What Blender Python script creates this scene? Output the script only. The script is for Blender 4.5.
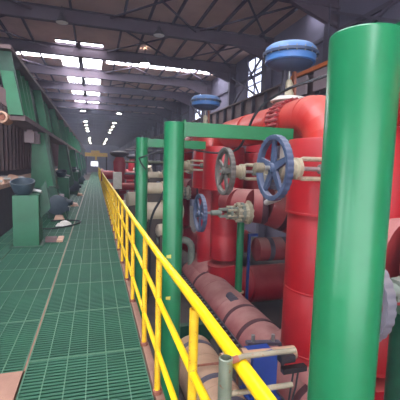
import bpy, math, random
from mathutils import Vector, Matrix
random.seed(7)
PI = math.pi
sc = bpy.context.scene
col = sc.collection
for o in list(bpy.data.objects):
    bpy.data.objects.remove(o)

# ------------------------------------------------------------------ camera
EYE = Vector((0, 0, 1.7))
cam_d = bpy.data.cameras.new('camera')
cam = bpy.data.objects.new('camera', cam_d)
col.objects.link(cam)
cam_d.sensor_width = 36.0
cam_d.lens = 36.0 * 350.0 / 400.0
cam_d.clip_start = 0.05
cam_d.clip_end = 500
R = Matrix(((0.95790286, 0.00267871, -0.28708003),
            (-0.28580662, 0.10343478, -0.95268873),
            (0.02714208, 0.99463263, 0.09984606)))
cam.matrix_world = Matrix.Translation(EYE) @ R.to_4x4()
sc.camera = cam

# ------------------------------------------------------------------ world, exposure
SKYLIGHT = 17.0          # brightness of the daylit roof panes
w = bpy.data.worlds.new('sky')
sc.world = w
w.use_nodes = True
bg = w.node_tree.nodes['Background']
bg.inputs[0].default_value = (0.92, 0.93, 1.0, 1)
bg.inputs[1].default_value = 5.0
sc.view_settings.view_transform = 'Standard'
sc.view_settings.look = 'None'
sc.view_settings.gamma = 1
sc.view_settings.use_curve_mapping = False
sc.view_settings.exposure = 0.3
sc.cycles.use_denoising = True
sc.cycles.max_bounces = 8
sc.cycles.diffuse_bounces = 5
sc.cycles.sample_clamp_indirect = 6

# ------------------------------------------------------------------ materials
def lin(h):
    h = h.lstrip('#')
    c = [int(h[i:i + 2], 16) / 255 for i in (0, 2, 4)]
    return tuple((x / 12.92 if x <= 0.04045 else ((x + 0.055) / 1.055) ** 2.4) for x in c) + (1,)

MATS = {}
def paint(name, a, b=None, rough=0.5, metal=0.0, scale=4.0, dust=None, dust_amt=0.0, bump=0.0, spots=None):
    """painted surface: two tones mixed by noise, optional settled dust on faces that look up, optional chips"""
    m = bpy.data.materials.new(name)
    m.use_nodes = True
    nt = m.node_tree
    N, L = nt.nodes, nt.links
    p = N['Principled BSDF']
    p.inputs['Roughness'].default_value = rough
    p.inputs['Metallic'].default_value = metal
    tc = N.new('ShaderNodeTexCoord')
    no = N.new('ShaderNodeTexNoise')
    no.inputs['Scale'].default_value = scale
    no.inputs['Detail'].default_value = 6
    L.new(tc.outputs['Object'], no.inputs['Vector'])
    ramp = N.new('ShaderNodeValToRGB')
    ramp.color_ramp.elements[0].position = 0.35
    ramp.color_ramp.elements[1].position = 0.68
    ramp.color_ramp.elements[0].color = lin(a)
    ramp.color_ramp.elements[1].color = lin(b or a)
    L.new(no.outputs['Fac'], ramp.inputs['Fac'])
    out = ramp.outputs['Color']
    if spots:
        n2 = N.new('ShaderNodeTexNoise')
        n2.inputs['Scale'].default_value = scale * 6
        n2.inputs['Detail'].default_value = 4
        L.new(tc.outputs['Object'], n2.inputs['Vector'])
        r2 = N.new('ShaderNodeValToRGB')
        r2.color_ramp.elements[0].position = 0.62
        r2.color_ramp.elements[1].position = 0.70
        L.new(n2.outputs['Fac'], r2.inputs['Fac'])
        mx = N.new('ShaderNodeMixRGB')
        L.new(r2.outputs['Color'], mx.inputs['Fac'])
        L.new(out, mx.inputs['Color1'])
        mx.inputs['Color2'].default_value = lin(spots)
        out = mx.outputs['Color']
    if dust:
        ge = N.new('ShaderNodeNewGeometry')
        sx = N.new('ShaderNodeSeparateXYZ')
        L.new(ge.outputs['Normal'], sx.inputs[0])
        mr = N.new('ShaderNodeMapRange')
        mr.inputs[1].default_value = 0.05
        mr.inputs[2].default_value = 0.9
        mr.inputs[3].default_value = 0.0
        mr.inputs[4].default_value = dust_amt
        L.new(sx.outputs['Z'], mr.inputs[0])
        mu = N.new('ShaderNodeMath'); mu.operation = 'MULTIPLY'
        mr2 = N.new('ShaderNodeMapRange')
        mr2.inputs[1].default_value = 0.3; mr2.inputs[2].default_value = 0.6
        mr2.inputs[3].default_value = 0.55; mr2.inputs[4].default_value = 1.0
        L.new(no.outputs['Fac'], mr2.inputs[0])
        L.new(mr.outputs[0], mu.inputs[0]); L.new(mr2.outputs[0], mu.inputs[1])
        mx = N.new('ShaderNodeMixRGB')
        L.new(mu.outputs[0], mx.inputs['Fac'])
        L.new(out, mx.inputs['Color1'])
        mx.inputs['Color2'].default_value = lin(dust)
        out = mx.outputs['Color']
        ad = N.new('ShaderNodeMapRange')
        ad.inputs[3].default_value = rough; ad.inputs[4].default_value = 0.95
        L.new(mu.outputs[0], ad.inputs[0]); L.new(ad.outputs[0], p.inputs['Roughness'])
    L.new(out, p.inputs['Base Color'])
    if bump:
        bp = N.new('ShaderNodeBump')
        bp.inputs['Strength'].default_value = bump
        bp.inputs['Distance'].default_value = 0.02
        L.new(no.outputs['Fac'], bp.inputs['Height'])
        L.new(bp.outputs['Normal'], p.inputs['Normal'])
    MATS[name] = m
    return m

def glow(name, c, s):
    m = bpy.data.materials.new(name)
    m.use_nodes = True
    p = m.node_tree.nodes['Principled BSDF']
    p.inputs['Base Color'].default_value = lin(c)
    p.inputs['Emission Color'].default_value = lin(c)
    p.inputs['Emission Strength'].default_value = s
    p.inputs['Roughness'].default_value = 0.6
    MATS[name] = m
    return m

paint('green', '#166c42', '#1c784a', 0.33, scale=3, spots=None, dust='#7f9c84', dust_amt=0.3)
paint('green_column', '#156a42', '#1f7a4e', 0.3, scale=2.2)
paint('green_chip', '#d2c25a', '#c0b040', 0.6)
paint('green_dark', '#083624', '#0d4630', 0.5, scale=5, dust='#50604f', dust_amt=0.4)
paint('green_machine', '#0f5e3a', '#156c46', 0.45, scale=2.5, dust='#5d6a54', dust_amt=0.3)
paint('green_pedestal', '#0c5032', '#115c3c', 0.4, scale=2.5)
paint('grating', '#164634', '#235a42', 0.6, scale=1.3, dust='#2f5c44', dust_amt=0.45)
paint('grating_bar', '#3c6650', '#54745c', 0.55, scale=2)
paint('yellow', '#f3c40c', '#f9d210', 0.35, scale=6)
paint('yellow_old', '#d9a91a', '#efc022', 0.45, scale=14, spots='#8a6a30')
paint('red', '#a00f1f', '#ac1826', 0.34, scale=2, dust='#c07a70', dust_amt=0.4)
paint('red_jacket', '#9a0a16', '#a6101c', 0.4, scale=2, dust='#b9756a', dust_amt=0.25)
paint('red_elbow', '#b02a28', '#bb3a32', 0.3, scale=2, dust='#cc8474', dust_amt=0.6)
paint('red_dusty', '#84282e', '#953a3a', 0.6, scale=2.5, dust='#b58880', dust_amt=0.9)
paint('strap', '#4a2229', '#3c1e26', 0.6, scale=3, dust='#6a4648', dust_amt=0.4)
paint('tan', '#8f6f57', '#a58468', 0.7, scale=3, dust='#c2a083', dust_amt=0.8)
paint('strap_grey', '#5a5560', '#4a4652', 0.6, scale=3)
paint('wheel_blue', '#384662', '#4e5c76', 0.5, scale=5, dust='#85868e', dust_amt=0.5)
paint('wheel_grey', '#66645e', '#575550', 0.55, scale=6, dust='#8f8a80', dust_amt=0.5)
paint('wheel_pale', '#74727c', '#66646e', 0.55, scale=6, dust='#968e8c', dust_amt=0.5)
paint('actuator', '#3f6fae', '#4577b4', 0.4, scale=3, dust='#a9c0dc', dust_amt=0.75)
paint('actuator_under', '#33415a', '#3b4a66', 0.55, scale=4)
paint('cream', '#9a917a', '#b0a68c', 0.55, scale=9, spots='#7a7058')
paint('grey_green', '#7a8276', '#6a746a', 0.55, scale=8)
paint('steel', '#a8a8a4', '#8d8c88', 0.4, 0.6, scale=12)
paint('white', '#e6e2dc', '#d6d2c8', 0.5, scale=5)
paint('galv', '#66705f', '#7d8371', 0.5, 0.25, scale=10, spots='#7a5038', bump=0.3)
paint('galv_tube', '#716a58', '#8a816c', 0.55, 0.1, scale=12, spots='#7a5f4a')
paint('rust', '#7a4636', '#8d5844', 0.8, scale=10)
paint('kerb', '#8a6656', '#a07a66', 0.8, scale=4)
paint('blue_box', '#16357c', '#1c3f8a', 0.45, scale=4)
paint('black', '#1a1a1e', '#26262a', 0.6, scale=6)
paint('dark_metal', '#33303a', '#403c46', 0.6, scale=5, dust='#6b5f5c', dust_amt=0.5)
paint('motor', '#2c3a44', '#374650', 0.55, scale=5, dust='#7d8080', dust_amt=0.5)
paint('beige', '#b3a68c', '#c6baa0', 0.6, scale=2, dust='#d8ccb8', dust_amt=0.5)
paint('roof', '#b8978a', '#c8a698', 0.85, scale=0.8)
paint('beam', '#4e3f4a', '#443642', 0.7, scale=1.5)
paint('wall', '#6a6678', '#757084', 0.85, scale=0.6)
paint('wall_steel', '#5c5666', '#524c5c', 0.7, scale=1)
paint('concrete', '#4a4340', '#5c534c', 0.9, scale=1.2)
paint('brown_steel', '#5e4a4c', '#6b5553', 0.65, scale=3)
paint('orange', '#c8641c', '#d87424', 0.55, scale=3)
paint('panel_pale', '#9a8a90', '#a59498', 0.7, scale=2)
paint('crane_yellow', '#f2c84e', '#e6bc48', 0.5, scale=1)
paint('pinkish', '#b08a74', '#c4a088', 0.7, scale=5)
paint('rubber', '#202428', '#2a2e30', 0.6, scale=6)
glow('skylight', '#f2f4ff', SKYLIGHT)
glow('window_pane', '#dfe6ff', 2.2)
glow('added_side_pane', '#f4f4ff', 9.0)
glow('door_light', '#eef0ff', 1.6)
glow('lamp_glow', '#fff2da', 150.0)

# ------------------------------------------------------------------ mesh helpers
class MB:
    def __init__(s): s.v = []; s.f = []
    def add(s, vs, fs):
        b = len(s.v)
        s.v += [tuple(v) for v in vs]
        s.f += [tuple(i + b for i in f) for f in fs]
        return s
    def box(s, x0, x1, y0, y1, z0, z1):
        vs = [(x, y, z) for z in (z0, z1) for y in (y0, y1) for x in (x0, x1)]
        return s.add(vs, [(0, 2, 3, 1), (4, 5, 7, 6), (0, 1, 5, 4), (2, 6, 7, 3), (0, 4, 6, 2), (1, 3, 7, 5)])
    def hexa(s, b, t):
        """bottom quad b (4 pts counter-clockwise from above), top quad t"""
        return s.add(list(b) + list(t), [(3, 2, 1, 0), (4, 5, 6, 7), (0, 1, 5, 4), (1, 2, 6, 5), (2, 3, 7, 6), (3, 0, 4, 7)])
    def bar(s, p, q, wd, h, upv=(0, 0, 1)):
        p, q = Vector(p), Vector(q)
        d = (q - p).normalized()
        u = Vector(upv)
        a = d.cross(u)
        if a.length < 1e-4: a = d.cross(Vector((1, 0, 0)))
        a.normalize(); u = a.cross(d)
        a *= wd / 2; u *= h / 2
        vs = [p - a - u, p + a - u, p + a + u, p - a + u, q - a - u, q + a - u, q + a + u, q - a + u]
        return s.add(vs, [(0, 1, 2, 3), (7, 6, 5, 4), (0, 4, 5, 1), (1, 5, 6, 2), (2, 6, 7, 3), (3, 7, 4, 0)])
    def rings(s, rings, cap0=True, cap1=True):
        n = len(rings[0]); vs = [p for r in rings for p in r]; fs = []
        for i in range(len(rings) - 1):
            for j in range(n):
                k = (j + 1) % n
                fs.append((i * n + j, i * n + k, (i + 1) * n + k, (i + 1) * n + j))
        if cap0: fs.append(tuple(range(n - 1, -1, -1)))
        if cap1: fs.append(tuple(range((len(rings) - 1) * n, len(rings) * n)))
        return s.add(vs, fs)
    def tube(s, path, r, n=16, cap=True, upv=None):
        path = [Vector(p) for p in path]
        if not hasattr(r, '__len__'): r = [r] * len(path)
        tang = []
        for i in range(len(path)):
            a = path[max(i - 1, 0)]; b = path[min(i + 1, len(path) - 1)]
            if 0 < i < len(path) - 1:
                t = (path[i] - a).normalized() + (b - path[i]).normalized()
            else: t = b - a
            tang.append(t.normalized())
        u = Vector(upv) if upv else (Vector((0, 0, 1)) if abs(tang[0].z) < 0.9 else Vector((1, 0, 0)))
        rings = []
        for i, t in enumerate(tang):
            u = (u - t * u.dot(t))
            if u.length < 1e-5: u = t.orthogonal()
            u.normalize(); v = t.cross(u)
            k = 1.0
            if 0 < i < len(path) - 1:
                c = max(0.5, t.dot((path[i + 1] - path[i]).normalized())); k = 1 / c
            # widen along the mitre direction
            ring = []
            md = None
            if k > 1.0005:
                md = ((path[i + 1] - path[i]).normalized() - (path[i] - path[i - 1]).normalized())
                md = md - t * md.dot(t)
                md = md.normalized() if md.length > 1e-6 else None
            for j in range(n):
                a = 2 * PI * j / n
                q = (u * math.cos(a) + v * math.sin(a)) * r[i]
                if md is not None: q = q + md * (q.dot(md) * (k - 1))
                ring.append(path[i] + q)
            rings.append(ring)
        return s.rings(rings, cap, cap)
    def lathe(s, prof, o, ax, n=24, cap=True):
        """prof: [(distance along ax, radius)]"""
        o = Vector(o); ax = Vector(ax).normalized()
        u = ax.orthogonal().normalized(); v = ax.cross(u)
        rings = [[o + ax * d + (u * math.cos(2 * PI * j / n) + v * math.sin(2 * PI * j / n)) * r for j in range(n)] for d, r in prof]
        return s.rings(rings, cap, cap)

def origin_of(o):
    v = Vector((0, 0, 0))
    while o is not None:
        v += o.location; o = o.parent
    return v

def obj(name, mb, mat, parent=None, ang=40, kind=None):
    me = bpy.data.meshes.new(name)
    off = origin_of(parent) if parent else Vector((0, 0, 0))
    base = Vector((0, 0, 0))
    if parent is None:
        xs = [v[0] for v in mb.v]; ys = [v[1] for v in mb.v]; zs = [v[2] for v in mb.v]
        base = Vector(((min(xs) + max(xs)) / 2, (min(ys) + max(ys)) / 2, min(zs)))
        off = base
    me.from_pydata([(v[0] - off.x, v[1] - off.y, v[2] - off.z) for v in mb.v], [], mb.f)
    me.validate()
    me.materials.append(MATS[mat])
    me.polygons.foreach_set('use_smooth', [True] * len(me.polygons))
    me.set_sharp_from_angle(angle=math.radians(ang))
    me.update()
    o = bpy.data.objects.new(name, me)
    col.objects.link(o)
    o.parent = parent
    o.location = base
    if kind: o['kind'] = kind
    return o

def dup_mesh(src, loc, parent):
    o = bpy.data.objects.new(src.name.split('.')[0], src.data)
    col.objects.link(o); o.parent = parent; o.location = loc
    return o

def thing(name, label, cat, loc, group=None):
    o = bpy.data.objects.new(name, None)
    o.empty_display_size = 0.1
    col.objects.link(o); o.location = loc
    o['label'] = label; o['category'] = cat
    if group: o['group'] = group
    return o

def tag(o, label, cat, group=None):
    o['label'] = label; o['category'] = cat
    if group: o['group'] = group
    return o

def struct(o):
    o['kind'] = 'structure'; return o

def copy_tree(o, shift, label=None, mats=None, parent=None):
    c = o.copy(); col.objects.link(c); c.parent = parent
    if parent is None: c.location = o.location + Vector(shift)
    if label: c['label'] = label
    if mats and c.type == 'MESH':
        nm = c.data.materials[0].name
        if nm in mats:
            c.data = c.data.copy(); c.data.materials[0] = MATS[mats[nm]]
    for ch in list(o.children): copy_tree(ch, shift, None, mats, c)
    return c

def arc(c, a, b, r, n, t0=0.0, t1=PI / 2):
    """points on a circle round c: c + r*(a*cos t + b*sin t)"""
    c, a, b = Vector(c), Vector(a), Vector(b)
    return [c + a * (r * math.cos(t0 + (t1 - t0) * i / n)) + b * (r * math.sin(t0 + (t1 - t0) * i / n)) for i in range(n + 1)]

# ================================================================== THE HALL
FLOOR = -2.55
XL, XR, YB, YE, ZR = -11.0, 9.6, -16.0, 150.0, 8.9
struct(obj('floor', MB().box(XL, XR, YB, YE, FLOOR - 0.3, FLOOR), 'concrete'))
# --- ceiling: sheets with skylight openings, beams, purlins, bracing
ceil = bpy.data.objects.new('ceiling', None); col.objects.link(ceil); ceil.location = (0, 0, ZR); ceil['kind'] = 'structure'
BEAM = [18.4 + 5.5 * k for k in range(-6, 24)]
SX0, SXM, SX1 = -2.26, -0.9, 0.49
def sheet(x0, x1, y0, y1):
    obj('roof_sheet', MB().box(x0, x1, y0, y1, ZR, ZR + 0.08), 'roof', ceil)
def pane(x0, x1, y0, y1):
    obj('skylight_pane', MB().box(x0, x1, y0, y1, ZR + 0.03, ZR + 0.07), 'skylight', ceil)
# central skylight strips (near: overhead, unseen, added for light, mid: the one in view)
def centre_bay(y0, y1, lit):
    if not lit:
        sheet(SX0, SX1, y0, y1)
    else:
        pane(SX0, SXM - 0.06, y0 + 0.1, y1 - 0.1); pane(SXM + 0.06, SX1, y0 + 0.1, y1 - 0.1)
        obj('skylight_bar', MB().box(SXM - 0.1, SXM + 0.1, y0, y1, ZR - 0.2, ZR + 0.08), 'beam', ceil)
        obj('skylight_bar', MB().box(SX0, SX1, y0 - 0.1, y0 + 0.1, ZR - 0.02, ZR + 0.08), 'beam', ceil)
cuts = [YB, -9.1, -3.6, 1.9, 7.4, 23.2, 23.9, 29.4, 34.9, 40.4, 45.9, YE]
for a, b in zip(cuts[:-1], cuts[1:]):
    lit = (23.0 < a < 45) or (-9.4 < a < 5.0)
    centre_bay(a, b, lit)
# cross row of panes at Y 25.7-26.7, plus the panes high on the right
CY0, CY1 = 25.9, 27.5
sheet(XL, SX0, YB, CY0); sheet(XL, SX0, CY1, YE)
xs = SX0
k = 0
while xs > -5.3:
    pane(xs - 0.98, xs - 0.06, CY0, CY1); xs -= 1.04
sheet(XL, xs, CY0, CY1)
sheet(SX1, XR, CY1, YE)
xs = SX1 + 0.3
sheet(SX1, xs, CY0, CY1)
while xs < 8.9:
    pane(xs + 0.06, xs + 0.98, CY0, CY1); xs += 1.04
sheet(xs, XR, CY0, CY1)
sheet(SX1, 8.0, YB, CY0)
sheet(8.0, XR, 14.6, CY0)
pane(8.5, 9.5, 13.75, 14.45)
sheet(9.5, XR, YB, 14.6); sheet(8.0, 9.5, YB, 13.7); sheet(8.0, 9.5, 14.5, 14.6); sheet(8.0, 8.48, 13.7, 14.5)
# beams
for y in BEAM:
    if y > 140: break
    m = MB()
    m.box(XL, XR, y - 0.15, y + 0.15, ZR - 0.72, ZR - 0.67)
    m.box(XL, XR, y - 0.02, y + 0.02, ZR - 0.67, ZR - 0.12)
    m.box(XL, XR, y - 0.12, y + 0.12, ZR - 0.12, ZR - 0.07)
    # haunch towards the right wall
    m.hexa([(XR - 2.2, y - 0.1, ZR - 0.74), (XR, y - 0.1, ZR - 1.5), (XR, y + 0.1, ZR - 1.5), (XR - 2.2, y + 0.1, ZR - 0.74)],
           [(XR - 2.2, y - 0.1, ZR - 0.6), (XR, y - 0.1, ZR - 0.6), (XR, y + 0.1, ZR - 0.6), (XR - 2.2, y + 0.1, ZR - 0.6)])
    obj('roof_beam', m, 'beam', ceil)
xs = -9.6
while xs < XR:
    if not (SX0 - 0.1 < xs < SX1 + 0.1 and abs(xs - SXM) > 0.3):
        obj('purlin', MB().box(xs - 0.05, xs + 0.05, YB, YE, ZR - 0.14, ZR - 0.01), 'beam', ceil)
    xs += 1.22
for y0 in BEAM[4:9]:
    for xa, xb in ((-8.5, -2.6), (0.6, 5.2), (5.2, 9.3)):
        y1 = y0 + 5.66
        obj('roof_brace', MB().bar((xa, y0, ZR - 0.3), (xb, y1, ZR - 0.3), 0.07, 0.07), 'beam', ceil)
        obj('roof_brace', MB().bar((xb, y0, ZR - 0.2), (xa, y1, ZR - 0.2), 0.07, 0.07), 'beam', ceil)

# --- walls
wl = bpy.data.objects.new('wall_left', None); col.objects.link(wl); wl.location = (XL, 0, FLOOR); wl['kind'] = 'structure'
ADDED_LWIN = [(-13.6, -10.6), (-8.1, -5.1), (-2.6, 0.4)]  # unseen glowing windows, added for the highlight on the near post
ys = YB
for i, (a, b) in enumerate(ADDED_LWIN):
    obj('cladding', MB().box(XL - 0.2, XL, ys, a, FLOOR, ZR), 'wall', wl)
    obj('cladding', MB().box(XL - 0.2, XL, a, b, FLOOR, 0.4), 'wall', wl)
    obj('cladding', MB().box(XL - 0.2, XL, a, b, 5.2, ZR), 'wall', wl)
    ys = b
    wn = bpy.data.objects.new('window_%d' % (i + 3), None); col.objects.link(wn); wn.location = (XL, (a + b) / 2, 0.4); wn['kind'] = 'structure'
    for r in range(4):
        for c in range(2):
            ya = a + c * (b - a) / 2; za = 0.4 + r * 1.2
            obj('pane', MB().box(XL - 0.1, XL - 0.06, ya + 0.04, ya + (b - a) / 2 - 0.04, za + 0.04, za + 1.16), 'added_side_pane', wn)
    m = MB()
    for r in range(5): m.box(XL - 0.15, XL, a, b, 0.36 + r * 1.2, 0.44 + r * 1.2)
    for y in (a, (a + b) / 2, b): m.box(XL - 0.15, XL, y - 0.04, y + 0.04, 0.4, 5.2)
    obj('window_frame', m, 'wall_steel', wn)
obj('cladding', MB().box(XL - 0.2, XL, ys, YE, FLOOR, ZR), 'wall', wl)
we = struct(obj('wall_end', MB().box(XL, XR, YE, YE + 0.2, FLOOR, ZR), 'wall'))
dr = struct(obj('door_1', MB().box(-1.6, 1.2, YE - 0.35, YE - 0.15, 0.0, 1.9), 'door_light'))
wr = bpy.data.objects.new('wall_right', None); col.objects.link(wr); wr.location = (XR, 0, FLOOR); wr['kind'] = 'structure'
WIN = [(19.7, 21.8), (31.6, 34.4)]
z0w, z1w = 6.0, 8.5
ys = YB
for a, b in WIN:
    obj('cladding', MB().box(XR, XR + 0.15, ys, a, FLOOR, ZR), 'wall', wr)
    obj('cladding', MB().box(XR, XR + 0.15, a, b, FLOOR, z0w), 'wall', wr)
    obj('cladding', MB().box(XR, XR + 0.15, a, b, z1w, ZR), 'wall', wr)
    ys = b
obj('cladding', MB().box(XR, XR + 0.15, ys, YE, FLOOR, ZR), 'wall', wr)
for y in BEAM:
    if y > 110: break
    m = MB()
    m.box(XR - 0.5, XR - 0.46, y - 0.16, y + 0.16, FLOOR, ZR - 0.6)
    m.box(XR - 0.06, XR - 0.02, y - 0.16, y + 0.16, FLOOR, ZR - 0.6)
    m.box(XR - 0.46, XR - 0.06, y - 0.02, y + 0.02, FLOOR, ZR - 0.6)
    obj('wall_column', m, 'wall_steel', wr)
for z in (0.5, 2.2, 3.6, 7.2):
    obj('wall_girt', MB().box(XR - 0.12, XR - 0.02, YB, YE, z, z + 0.16), 'wall_steel', wr)
for k in range(0, 22):
    y = 40 + k * 1.9
    obj('wall_stud', MB().box(XR - 0.1, XR - 0.03, y, y + 0.12, 0.6, 7.2), 'wall_steel', wr)
for i, y0 in enumerate((7.68, 19.0, 30.3)):
    obj('wall_brace', MB().bar((XR - 0.3, y0, 5.6), (XR - 0.3, y0 + 5.5, 8.2), 0.1, 0.1), 'wall_steel', wr)
    obj('wall_brace', MB().bar((XR - 0.24, y0 + 5.5, 5.6), (XR - 0.24, y0, 8.2), 0.1, 0.1), 'wall_steel', wr)
for i, (a, b) in enumerate(WIN):
    wn = bpy.data.objects.new('window_%d' % (i + 1), None); col.objects.link(wn); wn.location = (XR, (a + b) / 2, z0w); wn['kind'] = 'structure'
    ym = (a + b) / 2
    for r in range(3):
        for c in range(2):
            za = z0w + (z1w - z0w) * r / 3; zb = z0w + (z1w - z0w) * (r + 1) / 3
            ya = a if c == 0 else ym; yb = ym if c == 0 else b
            obj('pane', MB().box(XR + 0.05, XR + 0.08, ya + 0.04, yb - 0.04, za + 0.04, zb - 0.04), 'window_pane', wn)
    m = MB()
    for z in (z0w, z0w + (z1w - z0w) / 3, z0w + 2 * (z1w - z0w) / 3, z1w):
        m.box(XR - 0.02, XR + 0.1, a, b, z - 0.05, z + 0.05)
    for y in (a, ym, b): m.box(XR - 0.02, XR + 0.1, y - 0.05, y + 0.05, z0w, z1w)
    obj('window_frame', m, 'wall_steel', wn)
    obj('window_brace', MB().bar((XR - 0.15, a, z0w), (XR - 0.15, b, z1w), 0.09, 0.09), 'wall_steel', wn)

# --- crane runway girder along the right wall
RX = 8.0
rg = thing('crane_runway_girder', 'long dark crane runway girder with orange top flange along the far right wall', 'girder', (RX, 20, 4.35))
obj('web', MB().box(RX + 0.08, RX + 0.12, -10, 120, 4.42, 5.3), 'brown_steel', rg)
obj('bottom_flange', MB().box(RX - 0.12, RX + 0.32, -10, 120, 4.35, 4.42), 'dark_metal', rg)
obj('top_flange', MB().box(RX - 0.12, RX + 0.32, -10, 120, 5.3, 5.37), 'brown_steel', rg)
obj('conductor_bar', MB().box(RX - 0.2, RX - 0.1, 6, 13.4, 5.32, 5.46), 'orange', rg)
y = 6.0
while y < 60:
    obj('stiffener', MB().box(RX - 0.1, RX + 0.08, y, y + 0.05, 4.42, 5.3), 'dark_metal', rg); y += 1.41
for y in BEAM:
    if -10 < y < 60:
        obj('bracket', MB().box(RX - 0.1, XR - 0.55, y - 0.1, y + 0.1, 4.0, 4.35), 'wall_steel', rg)
for i, (a, b) in enumerate(((10.3, 11.5), (12.0, 13.4))):
    tag(obj('cover_panel', MB().box(RX - 0.32, RX - 0.22, a, b, 4.5, 5.2).box(RX - 0.25, RX - 0.1, a + 0.1, a + 0.2, 5.05, 5.15), 'panel_pale'),
        ['pale pinkish cover panel on the runway girder next to the near green post', 'pale pinkish cover panel on the runway girder, further one under the blue actuator'][i], 'panel', 'panels on the runway girder')

# --- high bay lamps
def lamp(x, y, label, lit=True, z=8.1):
    t = thing('high_bay_lamp', label, 'lamp', (x, y, z), 'high bay lamps under the roof')
    obj('rod', MB().tube([(x, y, z + 0.3), (x, y, ZR - 0.05)], 0.02, 6), 'dark_metal', t)
    obj('reflector', MB().lathe([(0, 0.3), (0.12, 0.24), (0.28, 0.1), (0.42, 0.08)], (x, y, z), (0, 0, 1), 16, False), 'dark_metal', t)
    obj('bulb', MB().lathe([(-0.02, 0.05), (0.0, 0.27), (0.05, 0.27)], (x, y, z), (0, 0, 1), 16), 'lamp_glow' if lit else 'white', t)
for i, y in enumerate((48, 60, 66, 72, 79, 102, 114, 126)):
    o_ = ('nearest', 'second', 'third', 'fourth', 'fifth', 'sixth', 'seventh', 'farthest')[i]
    lamp(-1.45, y, o_ + ' lit lamp of the left lamp row beyond the central skylight')
    lamp(3.05, y, o_ + ' lit lamp of the right lamp row beyond the central skylight')
lamp(3.03, 22.9, 'bright lit lamp hanging just before the crosswise row of roof panes', True, 7.92)
lamp(-1.45, 18.2, 'unlit lamp hanging before the central skylight', False)
lamp(3.1, 18.2, 'unlit lamp hanging right of the central skylight by the second roof beam', False)

# ================================================================== WALKWAY
deck = bpy.data.objects.new('floor_walkway', None); col.objects.link(deck); deck.location = (0, 0, 0); deck['kind'] = 'structure'
def grating_mesh(wd, ln):
    m = MB(); n = int(ln / 0.042)
    for i in range(n):
        y = (i + 0.5) * ln / n
        m.box(0.01, wd - 0.01, y - 0.0125, y + 0.0125, -0.026, -0.004)
    return m
def grating_bars(wd, ln):
    m = MB(); k = round(wd / 0.155)
    for i in range(k + 1):
        x = min(max(i * wd / k, 0.008), wd - 0.008)
        m.box(x - 0.004, x + 0.004, 0.004, ln - 0.004, -0.035, 0.0)
    m.box(0.0, wd, 0.002, 0.010, -0.035, 0.0); m.box(0.0, wd, ln - 0.010, ln - 0.002, -0.035, 0.0)
    return m
PROTO = {}
def grating_panel(x0, y0, wd, ln):
    key = (round(wd, 3), round(ln, 3))
    if key not in PROTO:
        a = obj('grating_panel', grating_mesh(wd, ln), 'grating', deck); b = obj('bearing_bars', grating_bars(wd, ln), 'grating_bar', a, kind='stuff')
        PROTO[key] = (a, b); a.location = (x0, y0, 0); return a
    a = dup_mesh(PROTO[key][0], (x0, y0, 0), deck); dup_mesh(PROTO[key][1], (0, 0, 0), a)
    return a
YD = 62.0
y = 0.16
while y < YD:
    grating_panel(-0.55, y, 0.96, 0.98)
    y += 0.98
y = 2.96
while y < 34:
    grating_panel(-1.53, y, 0.97, 0.98)
    grating_panel(-2.51, y, 0.97, 0.98)
    y += 0.98
# carriers and the dark tray below the grating
obj('tray', MB().box(-2.6, 0.43, -1.5, YD, -0.36, -0.32), 'concrete', deck)
for x in (-2.55, -1.54, -0.555, 0.42):
    obj('carrier', MB().box(x - 0.03, x + 0.03, -1.5, YD, -0.32, -0.036), 'green_dark', deck)
obj('seam_strip', MB().box(-0.558, -0.546, 2.96, YD, -0.03, 0.004), 'kerb', deck)
obj('kerb', MB().box(0.415, 0.475, 0.2, YD, -0.3, 0.035), 'kerb', deck)
fr = thing('access_frame', 'tan frame around a hatch at the near left edge of the walkway', 'frame', (-0.8, 2.4, -0.03))
obj('frame_bar', MB().box(-1.5, -0.56, 2.83, 2.95, -0.3, 0.012), 'kerb', fr)
obj('frame_bar', MB().box(-0.70, -0.56, 1.2, 2.83, -0.3, 0.012), 'kerb', fr)
obj('hatch_plate', MB().box(-1.5, -0.70, 1.2, 2.83, -0.3, -0.05), 'green_dark', fr)

# --- yellow guard railing
RXX = 0.43
rl = thing('guard_railing', 'long bright yellow tubular guard railing along the walkway', 'railing', (RXX, 2, 0.03))
obj('top_rail', MB().tube([(RXX, 0.3, 1.09), (RXX, 1.4, 1.088), (RXX, 2.4, 1.06), (RXX, 4.1, 1.047), (RXX, 48, 1.04)], 0.0235, 14), 'yellow', rl)
obj('mid_rail', MB().tube([(RXX, 0.3, 0.76), (RXX, 1.6, 0.74), (RXX, 48, 0.73)], 0.019, 12), 'yellow', rl)
obj('low_rail', MB().tube([(RXX, 0.3, 0.38), (RXX, 1.84, 0.365), (RXX, 3.05, 0.33), (RXX, 48, 0.33)], 0.019, 12), 'yellow', rl)
py = [1.47, 2.38, 3.09, 4.15, 4.95]
while py[-1] < 47: py.append(py[-1] + 0.9)
for y in py:
    p = obj('post', MB().tube([(RXX, y, 0.03), (RXX, y, 1.05)], 0.022, 12), 'yellow_old', rl)
    obj('foot', MB().lathe([(0, 0.035), (0.03, 0.035), (0.035, 0.023)], (RXX, y, 0.03), (0, 0, 1), 10), 'rust', p)

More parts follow.
